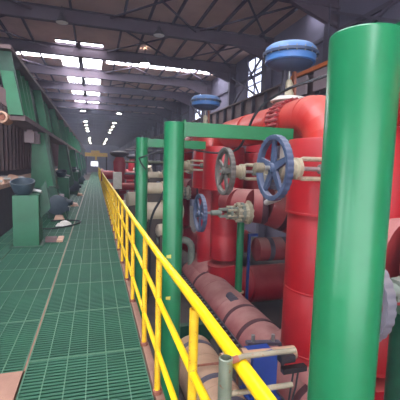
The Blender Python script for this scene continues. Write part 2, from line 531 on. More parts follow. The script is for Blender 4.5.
# --- grey pipe stub frame in front of the railing
gp = thing('pipe_stub_frame', 'short grey galvanized open pipe post with two cut tubes beside the yellow rail', 'post', (0.375, 0.93, 0.0))
obj('post', MB().rings([[(0.375 + r * math.cos(2 * PI * j / 16), 0.93 + r * math.sin(2 * PI * j / 16), z) for j in range(16)]
    for z, r in ((0.0, 0.021), (1.125, 0.021), (1.127, 0.017), (1.06, 0.016))]), 'galv', gp)
obj('upper_tube', MB().tube([(0.385, 0.93, 1.108), (0.43, 0.93, 1.1225), (0.612, 0.93, 1.119)], 0.0085, 12), 'galv_tube', gp)
obj('lower_tube', MB().tube([(0.385, 0.93, 1.008), (0.607, 0.93, 1.003)], 0.0085, 12), 'galv_tube', gp)
obj('weld_collar', MB().tube([(0.392, 0.93, 1.114), (0.415, 0.93, 1.1185)], 0.0105, 12), 'rust', gp)

# --- green round posts with crossbeams
def column(cx, cy, label, xb, zt=2.33):
    t = thing('round_post', label, 'post', (cx, cy, FLOOR), 'tall green round posts outside the railing')
    obj('tube', MB().lathe([(0, 0.15), (zt - FLOOR - 0.010, 0.15), (zt - FLOOR - 0.003, 0.148), (zt - FLOOR, 0.145)], (cx, cy, FLOOR), (0, 0, 1), 40), 'green_column', t, 60)
    obj('base_plate', MB().box(cx - 0.24, cx + 0.24, cy - 0.24, cy + 0.24, FLOOR, FLOOR + 0.03), 'green', t)
    bm = obj('crossbeam', MB().box(cx + 0.13, xb, cy - 0.07, cy + 0.07, 2.11, 2.31), 'green', t)
    m = MB()
    for k in range(5): m.lathe([(0, 0.012), (0.012, 0.012)], (cx + 0.16, cy - 0.07, 2.135 + k * 0.038), (0, -1, 0), 6)
    obj('bolts', m, 'green', bm, kind='stuff')
    obj('end_plate', MB().box(cx + 0.125, cx + 0.15, cy - 0.09, cy + 0.09, 2.08, 2.34), 'green', bm)
    return t
c1 = column(1.142, 1.335, 'biggest green round post standing in front on the right', 2.6, 2.285)
c2 = column(1.105, 5.05, 'middle green round post with a crossbeam reaching right to the red pipes', 3.02, 2.3)
c3 = column(1.12, 8.85, 'smallest green round post, furthest along the railing', 2.76)
# yellow paint dabs on the middle post
m = MB()
for z in (0.33, -0.3):
    obj('paint_dab', MB().hexa([(1.0, 4.93, z), (1.06, 4.902, z), (1.06, 4.912, z), (1.0, 4.94, z)], [(1.0, 4.93, z + 0.04), (1.06, 4.902, z + 0.055), (1.06, 4.912, z + 0.055), (1.0, 4.94, z + 0.04)]), 'green_chip', c2)
tag(obj('hanging_wire', MB().tube([(1.62, 8.45, 2.03), (1.35, 8.5, 1.95), (1.02, 8.62, 1.82), (1.08, 8.66, 1.7), (1.2, 8.66, 1.55)], 0.018, 8), 'rubber'), 'short black wire looped against the smallest green post', 'wire')

# ================================================================== PIPE CLUSTER (surveyed at unit scale from the eye, 1.5 x real)
S = 1.5
def P(x, y, z): return Vector((x * S, y * S, EYE.z + (z - EYE.z) * S))
PER = 3.65 * S
def W(y): return y * S

def jacket(name, cx, cy, z0, z1, r, parent, mat='red_jacket', bead=True):
    a, b = P(cx, cy, z0), P(cx, cy, z1)
    h = b.z - a.z; r *= S
    prof = [(0, r * 0.985), (0.0, r * 1.012), (0.03, r * 1.012), (0.035, r), (h - 0.012, r), (h, r * 0.985), (h + 0.001, r * 0.6)]
    return obj(name, MB().lathe(prof, a, (0, 0, 1), 40), mat, parent)

def gores(name, pts, rr, parent, mat, n=36, lip=1.02):
    # mitred rings along the bend, each gore a piece of its own with a small lip
    pts = [Vector(p) for p in pts]
    full = MB().tube(pts, rr, n, False)
    for i in range(len(pts) - 1):
        A = [Vector(v) for v in full.v[i * n:(i + 1) * n]]; B = [Vector(v) for v in full.v[(i + 1) * n:(i + 2) * n]]
        B2 = [pts[i + 1] + (v - pts[i + 1]) * lip for v in B]
        obj(name, MB().rings([A, B2, B]), mat, parent)

def u_pipe(label, lowA=0.345, lowB=0.27, xa=2.17, xb=2.2):
    global S
    S = 1.5 * 1.045
    ya, yb = 2.95, 5.9
    t = thing('insulated_pipe', label, 'pipe', P(xa, ya, -0.5), 'red jacketed pipe loops')
    # riser A
    jacket('upper_jacket', xa, ya, 1.26, 1.97, 0.368, t)
    jacket('lower_jacket', xa, ya, 0.5, 1.26, lowA, t)
    jacket('lower_jacket', xa, ya, -0.12, 0.5, lowA, t)
    jacket('foot_jacket', xa, ya, -0.5, -0.12, lowA * 0.96, t, 'red')
    # dusty saddle tee under riser A
    obj('saddle_tee', MB().tube([P(xa + 0.03, ya - 0.5, -0.5), P(xa + 0.03, ya - 0.42, -0.5), P(xa + 0.03, ya + 0.42, -0.5), P(xa + 0.03, ya + 0.5, -0.5)], [0.36 * S, 0.41 * S, 0.41 * S, 0.36 * S], 36), 'red_dusty', t)
    # riser B and its bottom elbow
    jacket('upper_jacket', xb, yb, 1.27, 2.02, 0.365, t)
    xl = xb + 0.08
    jacket('lower_jacket', xl, yb, 0.45, 1.27, lowB, t)
    jacket('lower_jacket', xl, yb, 0.02, 0.45, lowB * 1.02, t)
    zc = -0.52; br = 0.46
    pts = arc(P(xl + br, yb, zc + br), (-1, 0, 0), (0, 0, -1), br * S, 5)
    gores('elbow_gore', pts, lowB * S * 1.18, t, 'red')
    obj('low_run', MB().tube([P(xl + br, yb, zc), P(xl + br + 0.03, yb, zc), P(xl + 2.0, yb, zc)], [lowB * S * 1.18, 0.345 * S, 0.345 * S], 36), 'red', t)
    # top loop: neck, elbow, crossover with flange pair, elbow, neck
    r = 0.222 * S; zc = 2.225; br = 0.31
    obj('neck', MB().tube([P(xa, ya, 1.88), P(xa, ya, zc - br + 0.02)], r, 36), 'red_elbow', t)
    pa = arc(P(xa, ya + br, zc - br), (0, -1, 0), (0, 0, 1), br * S, 5)
    gores('elbow_gore', pa, r, t, 'red_elbow')
    def run(y0, y1, rr, name='cross_run', mat='red_elbow'):
        return obj(name, MB().tube([P(xa, y0, zc), P(xa + (xb - xa) * (y1 - ya) / (yb - ya), y1, zc)], rr, 36), mat, t)
    run(ya + br, 3.5, r * 1.006); run(3.5, 3.9, r * 0.99)
    fl = run(3.56, 3.63, r * 1.13, 'flange', 'red')
    fl2 = run(3.72, 3.79, r * 1.13, 'flange', 'red')
    m = MB()
    for k in range(28):
        a = 2 * PI * k / 28
        c = P(xa, 3.54, zc) + Vector((math.cos(a), 0, math.sin(a))) * (r * 1.09)
        m.tube([c, c + Vector((0, 0.27 * S, 0))], 0.027, 6)
    obj('flange_studs', m, 'red_dusty', fl, kind='stuff')
    run(3.9, 4.75, r * 1.0); run(4.75, yb - br, r * 1.006)
    pb = arc(P(xb, yb - br, zc - br), (0, 0, 1), (0, 1, 0), br * S, 5)
    gores('elbow_gore', pb, r, t, 'red_elbow')
    obj('neck', MB().tube([P(xb, yb, zc - br + 0.02), P(xb, yb, 1.95)], r, 36), 'red_elbow', t)
    S = 1.5
    return t
u1 = u_pipe('nearest red jacketed pipe loop with the whole elbow showing beside the near green post')
u2 = u_pipe('red jacketed pipe loop behind the nearest one, beside the middle green post', 0.26, 0.25)
u2.location.y += PER
u0 = copy_tree(u1, (0, -PER, 0), 'red jacketed pipe loop mostly hidden behind the near green post at the right edge')

# --- control valves with blue diaphragm actuators
def control_valve(label):
    x, y = 2.44, 4.2
    b = P(x, y, 2.4)
    t = thing('control_valve', label, 'valve', b, 'control valves with blue round actuators')
    def L(name, prof, mat, n=32, z=0.0):
        return obj(name, MB().lathe([((d - 2.4) * S, r * S) for d, r in prof], (b.x, b.y, b.z), (0, 0, 1), n), mat, t)
    L('bonnet', [(2.36, 0.17), (2.52, 0.15), (2.55, 0.2)], 'grey_green')
    L('bonnet_plate', [(2.555, 0.19), (2.56, 0.23), (2.60, 0.23), (2.605, 0.2)], 'white')
    L('packing', [(2.6, 0.06), (2.66, 0.07), (2.72, 0.045), (2.78, 0.06), (2.84, 0.03)], 'cream', 14)
    L('stem', [(2.7, 0.016), (3.0, 0.016)], 'steel', 10)
    for s_, mt in ((-1, 'dark_metal'), (1, 'rust')):
        m = MB(); m.bar(P(x + s_ * 0.09, y, 2.6), P(x + s_ * 0.07, y, 2.99), 0.05 * S, 0.035 * S)
        obj('yoke_leg', m, mt, t)
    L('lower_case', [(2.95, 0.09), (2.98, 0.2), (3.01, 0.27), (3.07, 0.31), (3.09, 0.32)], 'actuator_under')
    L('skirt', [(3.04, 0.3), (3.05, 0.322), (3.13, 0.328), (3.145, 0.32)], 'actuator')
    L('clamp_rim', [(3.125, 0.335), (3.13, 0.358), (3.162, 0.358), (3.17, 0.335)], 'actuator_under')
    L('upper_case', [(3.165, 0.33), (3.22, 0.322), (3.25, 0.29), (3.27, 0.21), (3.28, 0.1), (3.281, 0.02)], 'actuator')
    m = MB()
    for k in range(20):
        a = 2 * PI * k / 20
        q = P(x, y, 3.115) + Vector((math.cos(a), math.sin(a), 0)) * 0.346 * S
        m.tube([q, q + Vector((0, 0, 0.1))], 0.014, 6)
    obj('rim_bolts', m, 'steel', t, kind='stuff')
    return t
v1 = control_valve('large blue round actuator on a valve above the nearest red crossover pipe')
v2 = copy_tree(v1, (0, PER, 0), 'smaller looking blue round actuator seen above the left end of the green crossbeam')

# --- gate valves with handwheels
def handwheel(o, R0, parent, mat, phase=0.2, knurl=True):
    n = 160; rings = []
    o = Vector(o)
    tr = 0.095 * R0
    prof = [(-0.9, 0.9), (0.0, 1.0), (0.9, 0.9), (1.0, 0.0), (0.8, -0.85), (0.0, -1.0), (-0.8, -0.85), (-1.0, 0.0)]
    for j in range(n):
        a = 2 * PI * j / n
        bump = 1.0 if (not knurl or j % 5 < 3) else 0.80
        ring = []
        for ax_, rd in prof:
            rr = R0 + (rd * tr * (bump if rd > 0 else 1) if rd > 0 else rd * tr)
            ring.append(o + Vector((ax_ * tr * 1.25, rr * math.cos(a), rr * math.sin(a))))
        rings.append(ring)
    mb = MB(); k = len(prof)
    vs = [p for r in rings for p in r]; fs = []
    for i in range(n):
        for j in range(k):
            fs.append((i * k + j, i * k + (j + 1) % k, ((i + 1) % n) * k + (j + 1) % k, ((i + 1) % n) * k + j))
    mb.add(vs, fs)
    hw = obj('handwheel', mb, mat, parent, 30)
    obj('hub', MB().lathe([(-0.16 * R0, 0.13 * R0), (-0.14 * R0, 0.17 * R0), (0.16 * R0, 0.19 * R0), (0.2 * R0, 0.15 * R0)], o, (1, 0, 0), 18), mat, hw)
    for q in range(5):
        a = phase + 2 * PI * q / 5
        d = Vector((0, math.cos(a), math.sin(a))); e = Vector((0, -math.sin(a), math.cos(a))); x = Vector((1, 0, 0))
        p0, p1 = o + d * R0 * 0.12, o + d * R0 * 0.95
        w0, w1, h = R0 * 0.14, R0 * 0.085, R0 * 0.05
        obj('spoke', MB().add([p0 - e * w0 - x * h, p0 + e * w0 - x * h, p0 + e * w0 + x * h, p0 - e * w0 + x * h,
                              p1 - e * w1 - x * h, p1 + e * w1 - x * h, p1 + e * w1 + x * h, p1 - e * w1 + x * h],
                             [(0, 1, 2, 3), (7, 6, 5, 4), (0, 4, 5, 1), (1, 5, 6, 2), (2, 6, 7, 3), (3, 7, 4, 0)]), mat, hw)
    return hw

def flange_bolts(t, name, x, y, z, r, x0, x1, n, mat, parent):
    m = MB()
    for k in range(n):
        a = 2 * PI * (k + 0.5) / n
        c = P(x, y, z) + Vector((0, math.cos(a), math.sin(a))) * r * S
        m.tube([c + Vector((x0 * S, 0, 0)), c + Vector((x1 * S, 0, 0))], 0.021 * S, 6)
    return obj(name, m, mat, parent, kind='stuff')

def upper_valve(label, y, z, mat, phase, cap=True, reach=0.42, R0=0.292, body='cream', x=1.5):
    t = thing('gate_valve', label, 'valve', P(x, y, z), 'gate valves with spoked handwheels')
    def L(name, prof, m_, n=20, dz=0.0, par=None):
        return obj(name, MB().lathe([(d * S, r * S) for d, r in prof], P(x, y, z + dz), (1, 0, 0), n), m_, par or t)
    handwheel(P(x, y, z), (R0 - 0.028) * S, t, mat, phase)
    if cap:
        L('stem_cap', [(-0.175, 0.03), (-0.17, 0.042), (-0.10, 0.042), (-0.09, 0.03)], 'galv_tube')
    L('stem', [(-0.14 if cap else -0.06, 0.02), (reach + 0.12, 0.02)], 'steel', 12)
    L('yoke_head', [(0.03, 0.05), (0.04, 0.08), (0.10, 0.09), (0.12, 0.075), (0.19, 0.075), (0.2, 0.095), (0.235, 0.095), (0.24, 0.07)], body, 18)
    for s_ in (-1, 1):
        obj('yoke_arm', MB().tube([P(x + 0.2, y, z + s_ * 0.05), P(x + 0.28, y, z + s_ * 0.085), P(x + reach, y, z + s_ * 0.085), P(x + reach + 0.04, y, z + s_ * 0.1)], 0.02 * S, 8), body, t)
    L('gland', [(reach - 0.12, 0.025), (reach - 0.11, 0.045), (reach - 0.03, 0.045), (reach - 0.02, 0.03)], 'grey_green', 12)
    bf = L('bonnet_flange', [(reach + 0.02, 0.08), (reach + 0.025, 0.14), (reach + 0.085, 0.14), (reach + 0.09, 0.1)], body, 20)
    flange_bolts(t, 'flange_studs', x, y, z, 0.115, reach - 0.0, reach + 0.12, 8, 'steel', bf)
    L('bonnet', [(reach + 0.08, 0.11), (reach + 0.3, 0.14)], body, 20)
    return t
g1 = upper_valve('blue spoked handwheel, the largest, on a valve in front of the nearest red riser', 2.65, 1.69, 'wheel_blue', 0.30, True, 0.56, 0.282, 'cream', 1.435)
g2 = upper_valve('grey worn spoked handwheel left of the big blue one, below the green crossbeam', 3.97, 1.63, 'wheel_grey', 0.55, False, 0.48)
g1b = copy_tree(g1, (0, PER, 0), 'cream valve whose yoke rods show just right of the middle green post')
g2b = copy_tree(g2, (0, PER, 0), 'worn gate valve just behind the middle green post, further than the cream yoke rods')
# bypass pipe for the grey wheel
bp_ = MB().tube([P(2.28, 3.97, 2.0), P(2.28, 3.97, 1.45), P(2.3, 4.02, 1.36), P(2.4, 4.25, 1.28), P(2.5, 4.8, 1.15)], 0.045 * S, 14)
tag(obj('bypass_pipe', bp_, 'white'), 'thin pale bypass pipe seen between the spokes of the big blue handwheel', 'pipe')

def lower_valve(label, y, z, mat):
    x = 1.5
    t = thing('gate_valve', label, 'valve', P(x, y, z), 'gate valves with spoked handwheels')
    def L(name, prof, m_, n=20, par=None):
        return obj(name, MB().lathe([(d * S, r * S) for d, r in prof], P(x, y, z), (1, 0, 0), n), m_, par or t)
    handwheel(P(x, y, z), 0.262 * S, t, mat, 0.9)
    L('stem', [(-0.05, 0.018), (0.35, 0.018)], 'steel', 12)
    L('stem_sleeve', [(0.16, 0.02), (0.17, 0.04), (0.3, 0.045), (0.32, 0.06)], 'grey_green', 12)
    for s_ in (-1, 1): obj('yoke_arm', MB().bar(P(x + 0.3, y, z + s_ * 0.05), P(x + 0.66, y, z + s_ * 0.07), 0.07 * S, 0.035 * S), 'grey_green', t)
    b1 = L('gland_flange', [(0.46, 0.05), (0.465, 0.1), (0.5, 0.1), (0.505, 0.05)], 'grey_green', 16)
    flange_bolts(t, 'gland_studs', x, y, z, 0.085, 0.42, 0.56, 6, 'cream', b1)
    L('bonnet', [(0.6, 0.09), (0.66, 0.13), (0.74, 0.15)], 'cream', 20)
    b2 = L('bonnet_flange', [(0.64, 0.12), (0.645, 0.155), (0.69, 0.155), (0.695, 0.13)], 'grey_green', 24)
    flange_bolts(t, 'flange_studs', x, y, z, 0.135, 0.58, 0.82, 10, 'cream', b2)
    L('pipe_flange', [(0.74, 0.15), (0.745, 0.185), (0.79, 0.185), (0.80, 0.17)], 'cream', 28)
    return t
g3 = lower_valve('low blue-grey handwheel with a long grey yoke on the dusty branch pipe', 4.96, 0.985, 'wheel_blue')
g3b = copy_tree(g3, (0, PER, 0), 'blue-grey handwheel seen between the two further green posts')
g4 = lower_valve('pale ribbed handwheel half hidden behind the right side of the near green post', 1.69, 0.95, 'wheel_pale')

# --- dusty branch pipes that carry the low valves
def branch(label):
    z = 1.07
    t = thing('branch_pipe', label, 'pipe', P(2.6, 5.0, z - 0.27), 'dusty red branch pipes')
    pts = [P(2.22, 5.58, z + 0.03), P(2.27, 5.3, z + 0.01), P(2.42, 5.08, z), P(2.62, 5.0, z), P(2.9, 4.96, z - 0.08), P(3.2, 4.93, z - 0.17), P(3.6, 4.93, z - 0.3)]
    rr = [0.235, 0.25, 0.265, 0.285, 0.31, 0.335, 0.34]
    for i in range(len(pts) - 1):
        obj('jacket_section', MB().tube(pts[i:i + 2], [rr[i] * S * 1.01, rr[i + 1] * S], 32), 'red_dusty', t)
    for i, f in ((2, 0.75), (3, 0.9), (4, 0.75)):
        a = pts[i].lerp(pts[i + 1], f); d = (pts[i + 1] - pts[i]).normalized()
        obj('strap_band', MB().tube([a - d * 0.05, a + d * 0.09], [(rr[i] * (1 - f) + rr[i + 1] * f) * S * 1.025, (rr[i] * (1 - f) + rr[i + 1] * f) * S * 1.035], 32), 'strap', t)
    return t
b1 = branch('dusty red branch pipe with dark bands below the big blue handwheel')
b1b = copy_tree(b1, (0, PER, 0), 'dusty red branch pipe end with studs just right of the middle green post')
b0 = copy_tree(b1, (0, -PER + 0.6, 0), 'dusty red branch pipe showing behind the pale handwheel at the right edge')
sp = thing('support_post', 'thin green support post standing on the dusty header pipe', 'post', P(2.4, 5.45, -0.42))
obj('post', MB().tube([P(2.36, 5.4, -0.5), P(2.36, 5.4, 0.86)], 0.062 * S, 20), 'green', sp)
obj('foot_plate', MB().lathe([(0, 0.1 * S), (0.03, 0.1 * S)], P(2.36, 5.4, -0.47), (0, 0, 1), 16), 'pinkish', sp)
tag(obj('brown_rod', MB().tube([P(0.98, 3.5, -0.5), P(1.56, 3.5, -0.52)], 0.02, 10).tube([P(0.98, 3.5, -0.5), P(0.98, 3.5, -1.13)], 0.02, 10).tube([P(1.56, 3.5, -0.52), P(1.56, 3.5, -1.13)], 0.02, 10), 'rust'), 'thin rusty rod bent over the fat tan pipe', 'rod')
sp2 = thing('support_post', 'dark green post low at the right edge beyond the pale handwheel', 'post', P(1.95, 1.85, -0.6))
obj('post', MB().tube([P(2.05, 1.8, -1.1), P(2.05, 1.8, 0.72)], 0.1 * S, 20), 'green_dark', sp2)
obj('cap_plate', MB().box(*[v for a in zip(P(1.95, 1.7, 0.72), P(2.15, 1.9, 0.74)) for v in a]), 'green_dark', sp2)

# --- dusty header along the floor
hd = thing('header_pipe', 'large dusty pinkish red header pipe lying low along the row', 'pipe', P(2.2, 4, -0.98))
HX, HZ, HR = 2.1, -0.67, 0.335
ys = [-0.8, 0.4, 1.6, 2.5, 3.3, 4.1, 4.9, 5.7, 6.5, 7.15]
for a, b in zip(ys[:-1], ys[1:]):
    obj('jacket_section', MB().tube([P(HX, a, HZ), P(HX, b, HZ)], [HR * S * 1.008, HR * S], 40), 'red_dusty', hd)
obj('end_cap', MB().lathe([(0, HR * S), (0.1, HR * S * 0.93), (0.18, HR * S * 0.7), (0.22, HR * S * 0.3), (0.225, 0.02)], P(HX, 7.15, HZ), (0, 1, 0), 40), 'red_dusty', hd)
for y in (2.7, 4.05, 4.55, 6.2):
    obj('strap_band', MB().tube([P(HX, y - 0.035, HZ), P(HX, y + 0.04, HZ)], HR * S * 1.018, 40), 'strap', hd)
pl = MB().tube([P(HX - 0.06, 4.78, HZ + HR - 0.02), P(HX - 0.06, 5.0, HZ + HR - 0.02)], [0.1, 0.1], 12)
obj('patch_plate', pl, 'strap_grey', hd)
for y in (0.6, 3.6, 6.8):
    q = P(HX, y, HZ)
    obj('saddle', MB().box(q.x - 0.4, q.x + 0.4, q.y - 0.1, q.y + 0.1, FLOOR, q.z - 0.4), 'dark_metal', hd)

# --- rear risers and pipes behind the row
def rear(label, x, y, z0, z1, r):
    t = thing('rear_riser', label, 'pipe', P(x, y, z0), 'red risers behind the front row')
    jacket('jacket_section', x, y, z0, (z0 + z1) / 2, r, t); jacket('jacket_section', x, y, (z0 + z1) / 2, z1, r, t)
    pts = arc(P(x + 0.45, y, z1 - 0.02), (-1, 0, 0), (0, 0, 1), 0.45 * S, 4)
    for i in range(4): obj('elbow_gore', MB().tube(pts[i:i + 2], r * S * 0.98, 28), 'red', t)
    return t
rear('glossy red riser behind the big blue handwheel, between the two red risers', 3.05, 6.3, 0.95, 1.95, 0.26)
fp = thing('floor_pipe', 'dusty pink pipe with dark bands under the branch pipe, behind the row', 'pipe', P(4.0, 6.0, -0.45))
obj('jacket_section', MB().tube([P(2.72, 5.6, 0.22), P(2.76, 5.6, 0.22), P(5.0, 5.6, 0.2)], [0.12 * S, 0.21 * S, 0.21 * S], 28), 'red_dusty', fp)
for x in (2.95, 3.25, 3.7): obj('strap_band', MB().tube([P(x, 5.6, 0.22), P(x + 0.09, 5.6, 0.22)], 0.214 * S, 28), 'strap_grey', fp)
obj('stand', MB().box(*[v for a in zip(P(3.9, 5.55, -1.13), P(4.0, 5.65, 0.05)) for v in a]), 'dark_metal', fp)
bl = thing('blue_bracket', 'small blue steel bracket standing behind the thin green support post', 'bracket', P(2.75, 5.65, -1.13))
obj('leg', MB().box(*[v for a in zip(P(2.62, 5.62, -1.13), P(2.66, 5.67, 0.5)) for v in a]), 'blue_box', bl)
obj('arm', MB().box(*[v for a in zip(P(2.66, 5.62, 0.45), P(2.8, 5.67, 0.5)) for v in a]), 'blue_box', bl)

# --- grey elbow pipe below the low handwheel, behind the middle post
ge = thing('grey_drain_pipe', 'grey elbow pipe bending down right of the middle green post', 'pipe', P(1.9, 7.0, -1.1))
obj('pipe', MB().tube([P(1.2, 7.0, 0.13), P(1.72, 7.0, 0.13)] + arc(P(1.75, 7.0, -0.07), (0, 0, 1), (1, 0, 0), 0.2 * S, 5) + [P(1.95, 7.0, -0.5), P(1.95, 7.0, -1.1)], 0.075 * S, 18), 'grey_green', ge)
obj('flange', MB().tube([P(1.5, 7.0, 0.13), P(1.56, 7.0, 0.13)], 0.12 * S, 18), 'grey_green', ge)

# --- tan pipe, green channel, ladder tray, blue block low in front
tp = thing('tan_pipe', 'fat dusty tan pipe with grey straps low behind the yellow rails', 'pipe', P(1.18, 3.0, -1.1))
TX, TZ, TR = 1.24, -0.84, 0.285
for a, b in zip((1.75, 2.55, 3.2, 3.8), (2.55, 3.2, 3.8, 4.3)):
    obj('jacket_section', MB().tube([P(TX, a, TZ), P(TX, b, TZ)], [TR * S * 1.01, TR * S], 36), 'tan', tp)
for y in (2.45, 2.95, 3.35, 4.1):
    obj('strap_band', MB().tube([P(TX, y - 0.035, TZ), P(TX, y + 0.045, TZ)], TR * S * 1.02, 36), 'strap_grey', tp)
for y in (2.0, 4.2):
    q = P(TX, y, TZ)
    obj('saddle', MB().box(q.x - 0.35, q.x + 0.35, q.y - 0.08, q.y + 0.08, FLOOR, q.z - 0.36), 'dark_metal', tp)
ch = thing('channel_beam', 'dark green channel beam low across behind the railing', 'beam', P(1.4, 4.62, -1.1))
a, b = P(0.85, 4.58, -0.80), P(1.62, 4.68, -0.57)
obj('beam', MB().box(a.x, b.x, a.y, b.y, a.z, b.z), 'green_dark', ch)
for x in (0.88, 1.52):
    q = P(x, 4.6, 0); obj('leg', MB().box(q.x, q.x + 0.12, q.y, q.y + 0.12, FLOOR, a.z), 'green_dark', ch)
lt = thing('ladder_tray', 'narrow dark ladder tray running along the dusty header pipe', 'tray', P(1.72, 5, -0.62))
for x in (1.63, 1.75): obj('side_bar', MB().box(*[v for q in zip(P(x - 0.008, 1.2, -0.6), P(x + 0.008, 7.0, -0.54)) for v in q]), 'dark_metal', lt)
y = 1.3
while y < 7.0:
    obj('rung', MB().box(*[v for q in zip(P(1.63, y, -0.58), P(1.75, y + 0.02, -0.56)) for v in q]), 'steel', lt); y += 0.13
for y in (1.5, 4.4, 6.9): obj('leg', MB().box(*[v for q in zip(P(1.67, y, -1.13), P(1.71, y + 0.03, -0.6)) for v in q]), 'dark_metal', lt)
db = thing('drain_branch', 'rusty tan pipe stub passing through the blue block by the foot of the near riser', 'pipe', P(1.45, 2.8, -0.1))
obj('pipe', MB().tube([P(1.08, 2.8, -0.05), P(1.83, 2.8, -0.07)], 0.065 * S, 18), 'tan', db)
obj('collar', MB().tube([P(1.28, 2.8, -0.05), P(1.33, 2.8, -0.05)], 0.085 * S, 18), 'tan', db)
obj('stand', MB().box(*[v for q in zip(P(1.1, 2.77, -1.13), P(1.16, 2.83, -0.1)) for v in q]), 'dark_metal', db)
bb = thing('blue_block', 'bright blue box shaped unit clamped on the rusty pipe stub', 'box', P(1.45, 2.8, -0.6))
q0, q1 = P(1.345, 2.68, -0.42), P(1.585, 2.9, 0.0)
obj('body', MB().box(q0.x, q1.x, q0.y, q1.y, q0.z, q1.z), 'blue_box', bb)
obj('base_flange', MB().box(q0.x - 0.02, q1.x + 0.06, q0.y - 0.03, q1.y + 0.03, q0.z - 0.04, q0.z + 0.02), 'blue_box', bb)
obj('pedestal', MB().box(q0.x + 0.08, q1.x - 0.08, q0.y + 0.08, q1.y - 0.08, FLOOR, q0.z - 0.04), 'dark_metal', bb)
bk = thing('clip_bracket', 'black clip bracket with wires hanging beside the blue block', 'bracket', P(1.7, 2.6, -0.2))
m = MB().box(*[v for q in zip(P(1.62, 2.62, -0.16), P(1.86, 2.68, -0.11)) for v in q]).box(*[v for q in zip(P(1.58, 2.6, -0.04), P(1.72, 2.72, 0.02)) for v in q])
obj('plate', m, 'black', bk)
for dx in (0, 0.05):
    obj('wire', MB().tube([P(1.74 + dx, 2.65, -0.15), P(1.70 + dx, 2.62, -0.3), P(1.66 + dx * 0.4, 2.6, -0.5), P(1.67, 2.6, -1.1)], 0.013, 8), 'black', bk)
hb = thing('header_clip', 'flat grey steel clip resting on the near end of the dusty header pipe', 'clip', P(1.8, 3.3, -0.2))
obj('plate', MB().bar(P(1.48, 3.12, -0.1), P(1.86, 3.12, -0.14), 0.1, 0.05), 'strap_grey', hb)
obj('bolt', MB().tube([P(1.55, 3.12, -0.1), P(1.55, 3.12, -0.02)], 0.03, 8), 'steel', hb)
obj('bolt', MB().tube([P(1.78, 3.12, -0.12), P(1.78, 3.12, -0.04)], 0.03, 8), 'steel', hb)
obj('stay', MB().tube([P(1.86, 3.12, -0.14), P(1.93, 3.12, -0.5)], 0.03, 8), 'dark_metal', hb)

# --- black cable looping over the crossover and along the risers
cab = [P(2.5, 3.05, 2.72), P(2.2, 3.35, 2.62), P(2.05, 3.6, 2.56), P(1.95, 3.9, 2.45), P(1.88, 4.05, 2.3), P(1.86, 4.2, 2.1), P(1.82, 4.35, 1.93), P(1.76, 4.7, 1.88), P(1.72, 5.3, 1.9), P(1.74, 6.1, 1.96), P(1.75, 7.2, 2.08)]
def smooth(pts, n=5):
    out = []
    for i in range(len(pts) - 1):
        p0 = pts[max(i - 1, 0)]; p1 = pts[i]; p2 = pts[i + 1]; p3 = pts[min(i + 2, len(pts) - 1)]
        for k in range(n):
            t = k / n
            out.append(0.5 * ((2 * p1) + (p2 - p0) * t + (2 * p0 - 5 * p1 + 4 * p2 - p3) * t * t + (3 * p1 - p0 - 3 * p2 + p3) * t ** 3))
    out.append(pts[-1]); return out
tag(obj('cable', MB().tube(smooth(cab), 0.024, 8), 'rubber'), 'black cable sagging from the crossover pipe past the green crossbeam', 'cable')

# ================================================================== EQUIPMENT FURTHER ALONG ON THE RIGHT
wb = thing('white_cabinet', 'white box cabinet on a stand just beyond the end of the railing posts', 'cabinet', (1.2, 20, FLOOR))
obj('box', MB().box(0.96, 1.42, 19.8, 20.2, 0.25, 1.18), 'white', wb)
obj('door', MB().box(0.99, 1.39, 19.78, 19.8, 0.3, 1.13), 'white', wb)
obj('stand', MB().box(1.1, 1.28, 19.9, 20.1, FLOOR, 0.25), 'dark_metal', wb)
def far_valve(x, y, label, s=1.0):
    t = thing('red_valve_station', label, 'valve', (x, y, FLOOR), 'red valve stations down the hall')
    zb = FLOOR
    obj('body', MB().lathe([(0, 0.3 * s), (2.2, 0.3 * s), (2.3, 0.45 * s), (2.5, 0.45 * s), (2.6, 0.34 * s), (3.6, 0.36 * s), (4.3 * 1.0, 0.4 * s), (4.6, 0.25 * s)], (x, y, zb), (0, 0, 1), 24), 'red', t)
    obj('cross_pipe', MB().tube([(x - 1.1 * s, y, 0.9), (x + 1.6 * s, y, 0.9)], 0.28 * s, 20), 'red', t)
    obj('flange', MB().tube([(x - 1.15 * s, y, 0.9), (x - 1.0 * s, y, 0.9)], 0.4 * s, 20), 'red_dusty', t)
    obj('low_pipe', MB().tube([(x - 0.6 * s, y - 0.5, 0.2), (x + 2.0 * s, y - 0.5, 0.2)], 0.24 * s, 20), 'red', t)
    obj('actuator', MB().lathe([(4.55, 0.12 * s), (4.7, 0.5 * s), (4.8, 0.62 * s), (4.9, 0.6 * s), (5.0, 0.2 * s)], (x, y, zb), (0, 0, 1), 24), 'dark_metal', t)
    return t
far_valve(1.5, 23.0, 'red valve with a dark mushroom top behind the white cabinet')
far_valve(3.1, 31.0, 'smaller looking red valve down the hall right of the one behind the white cabinet', 0.9)
def tank(x, y, z, r, ln, label, mat='beige'):
    t = thing('pump_casing', label, 'machine', (x, y, FLOOR), 'beige machines between the green posts')
    obj('barrel', MB().lathe([(0, r * 0.5), (0.05, r * 0.9), (0.12, r), (ln - 0.12, r), (ln - 0.05, r * 0.9), (ln, r * 0.5)], (x, y, z), (1, 0.12, 0), 24), mat, t)
    obj('flange', MB().lathe([(0, r * 1.2), (0.08, r * 1.2)], (x + ln * 0.45, y + 0.05, z), (1, 0.12, 0), 24), mat, t)
    obj('pedestal', MB().box(x + 0.1, x + ln - 0.1, y - r * 0.7, y + r * 0.7, FLOOR, z - r * 0.6), 'concrete', t)
    obj('nozzle', MB().lathe([(0, r * 0.4), (r * 1.2, r * 0.4), (r * 1.25, r * 0.6), (r * 1.4, r * 0.6)], (x + ln * 0.7, y, z), (0, -0.5, 1), 16), mat, t)
    return t
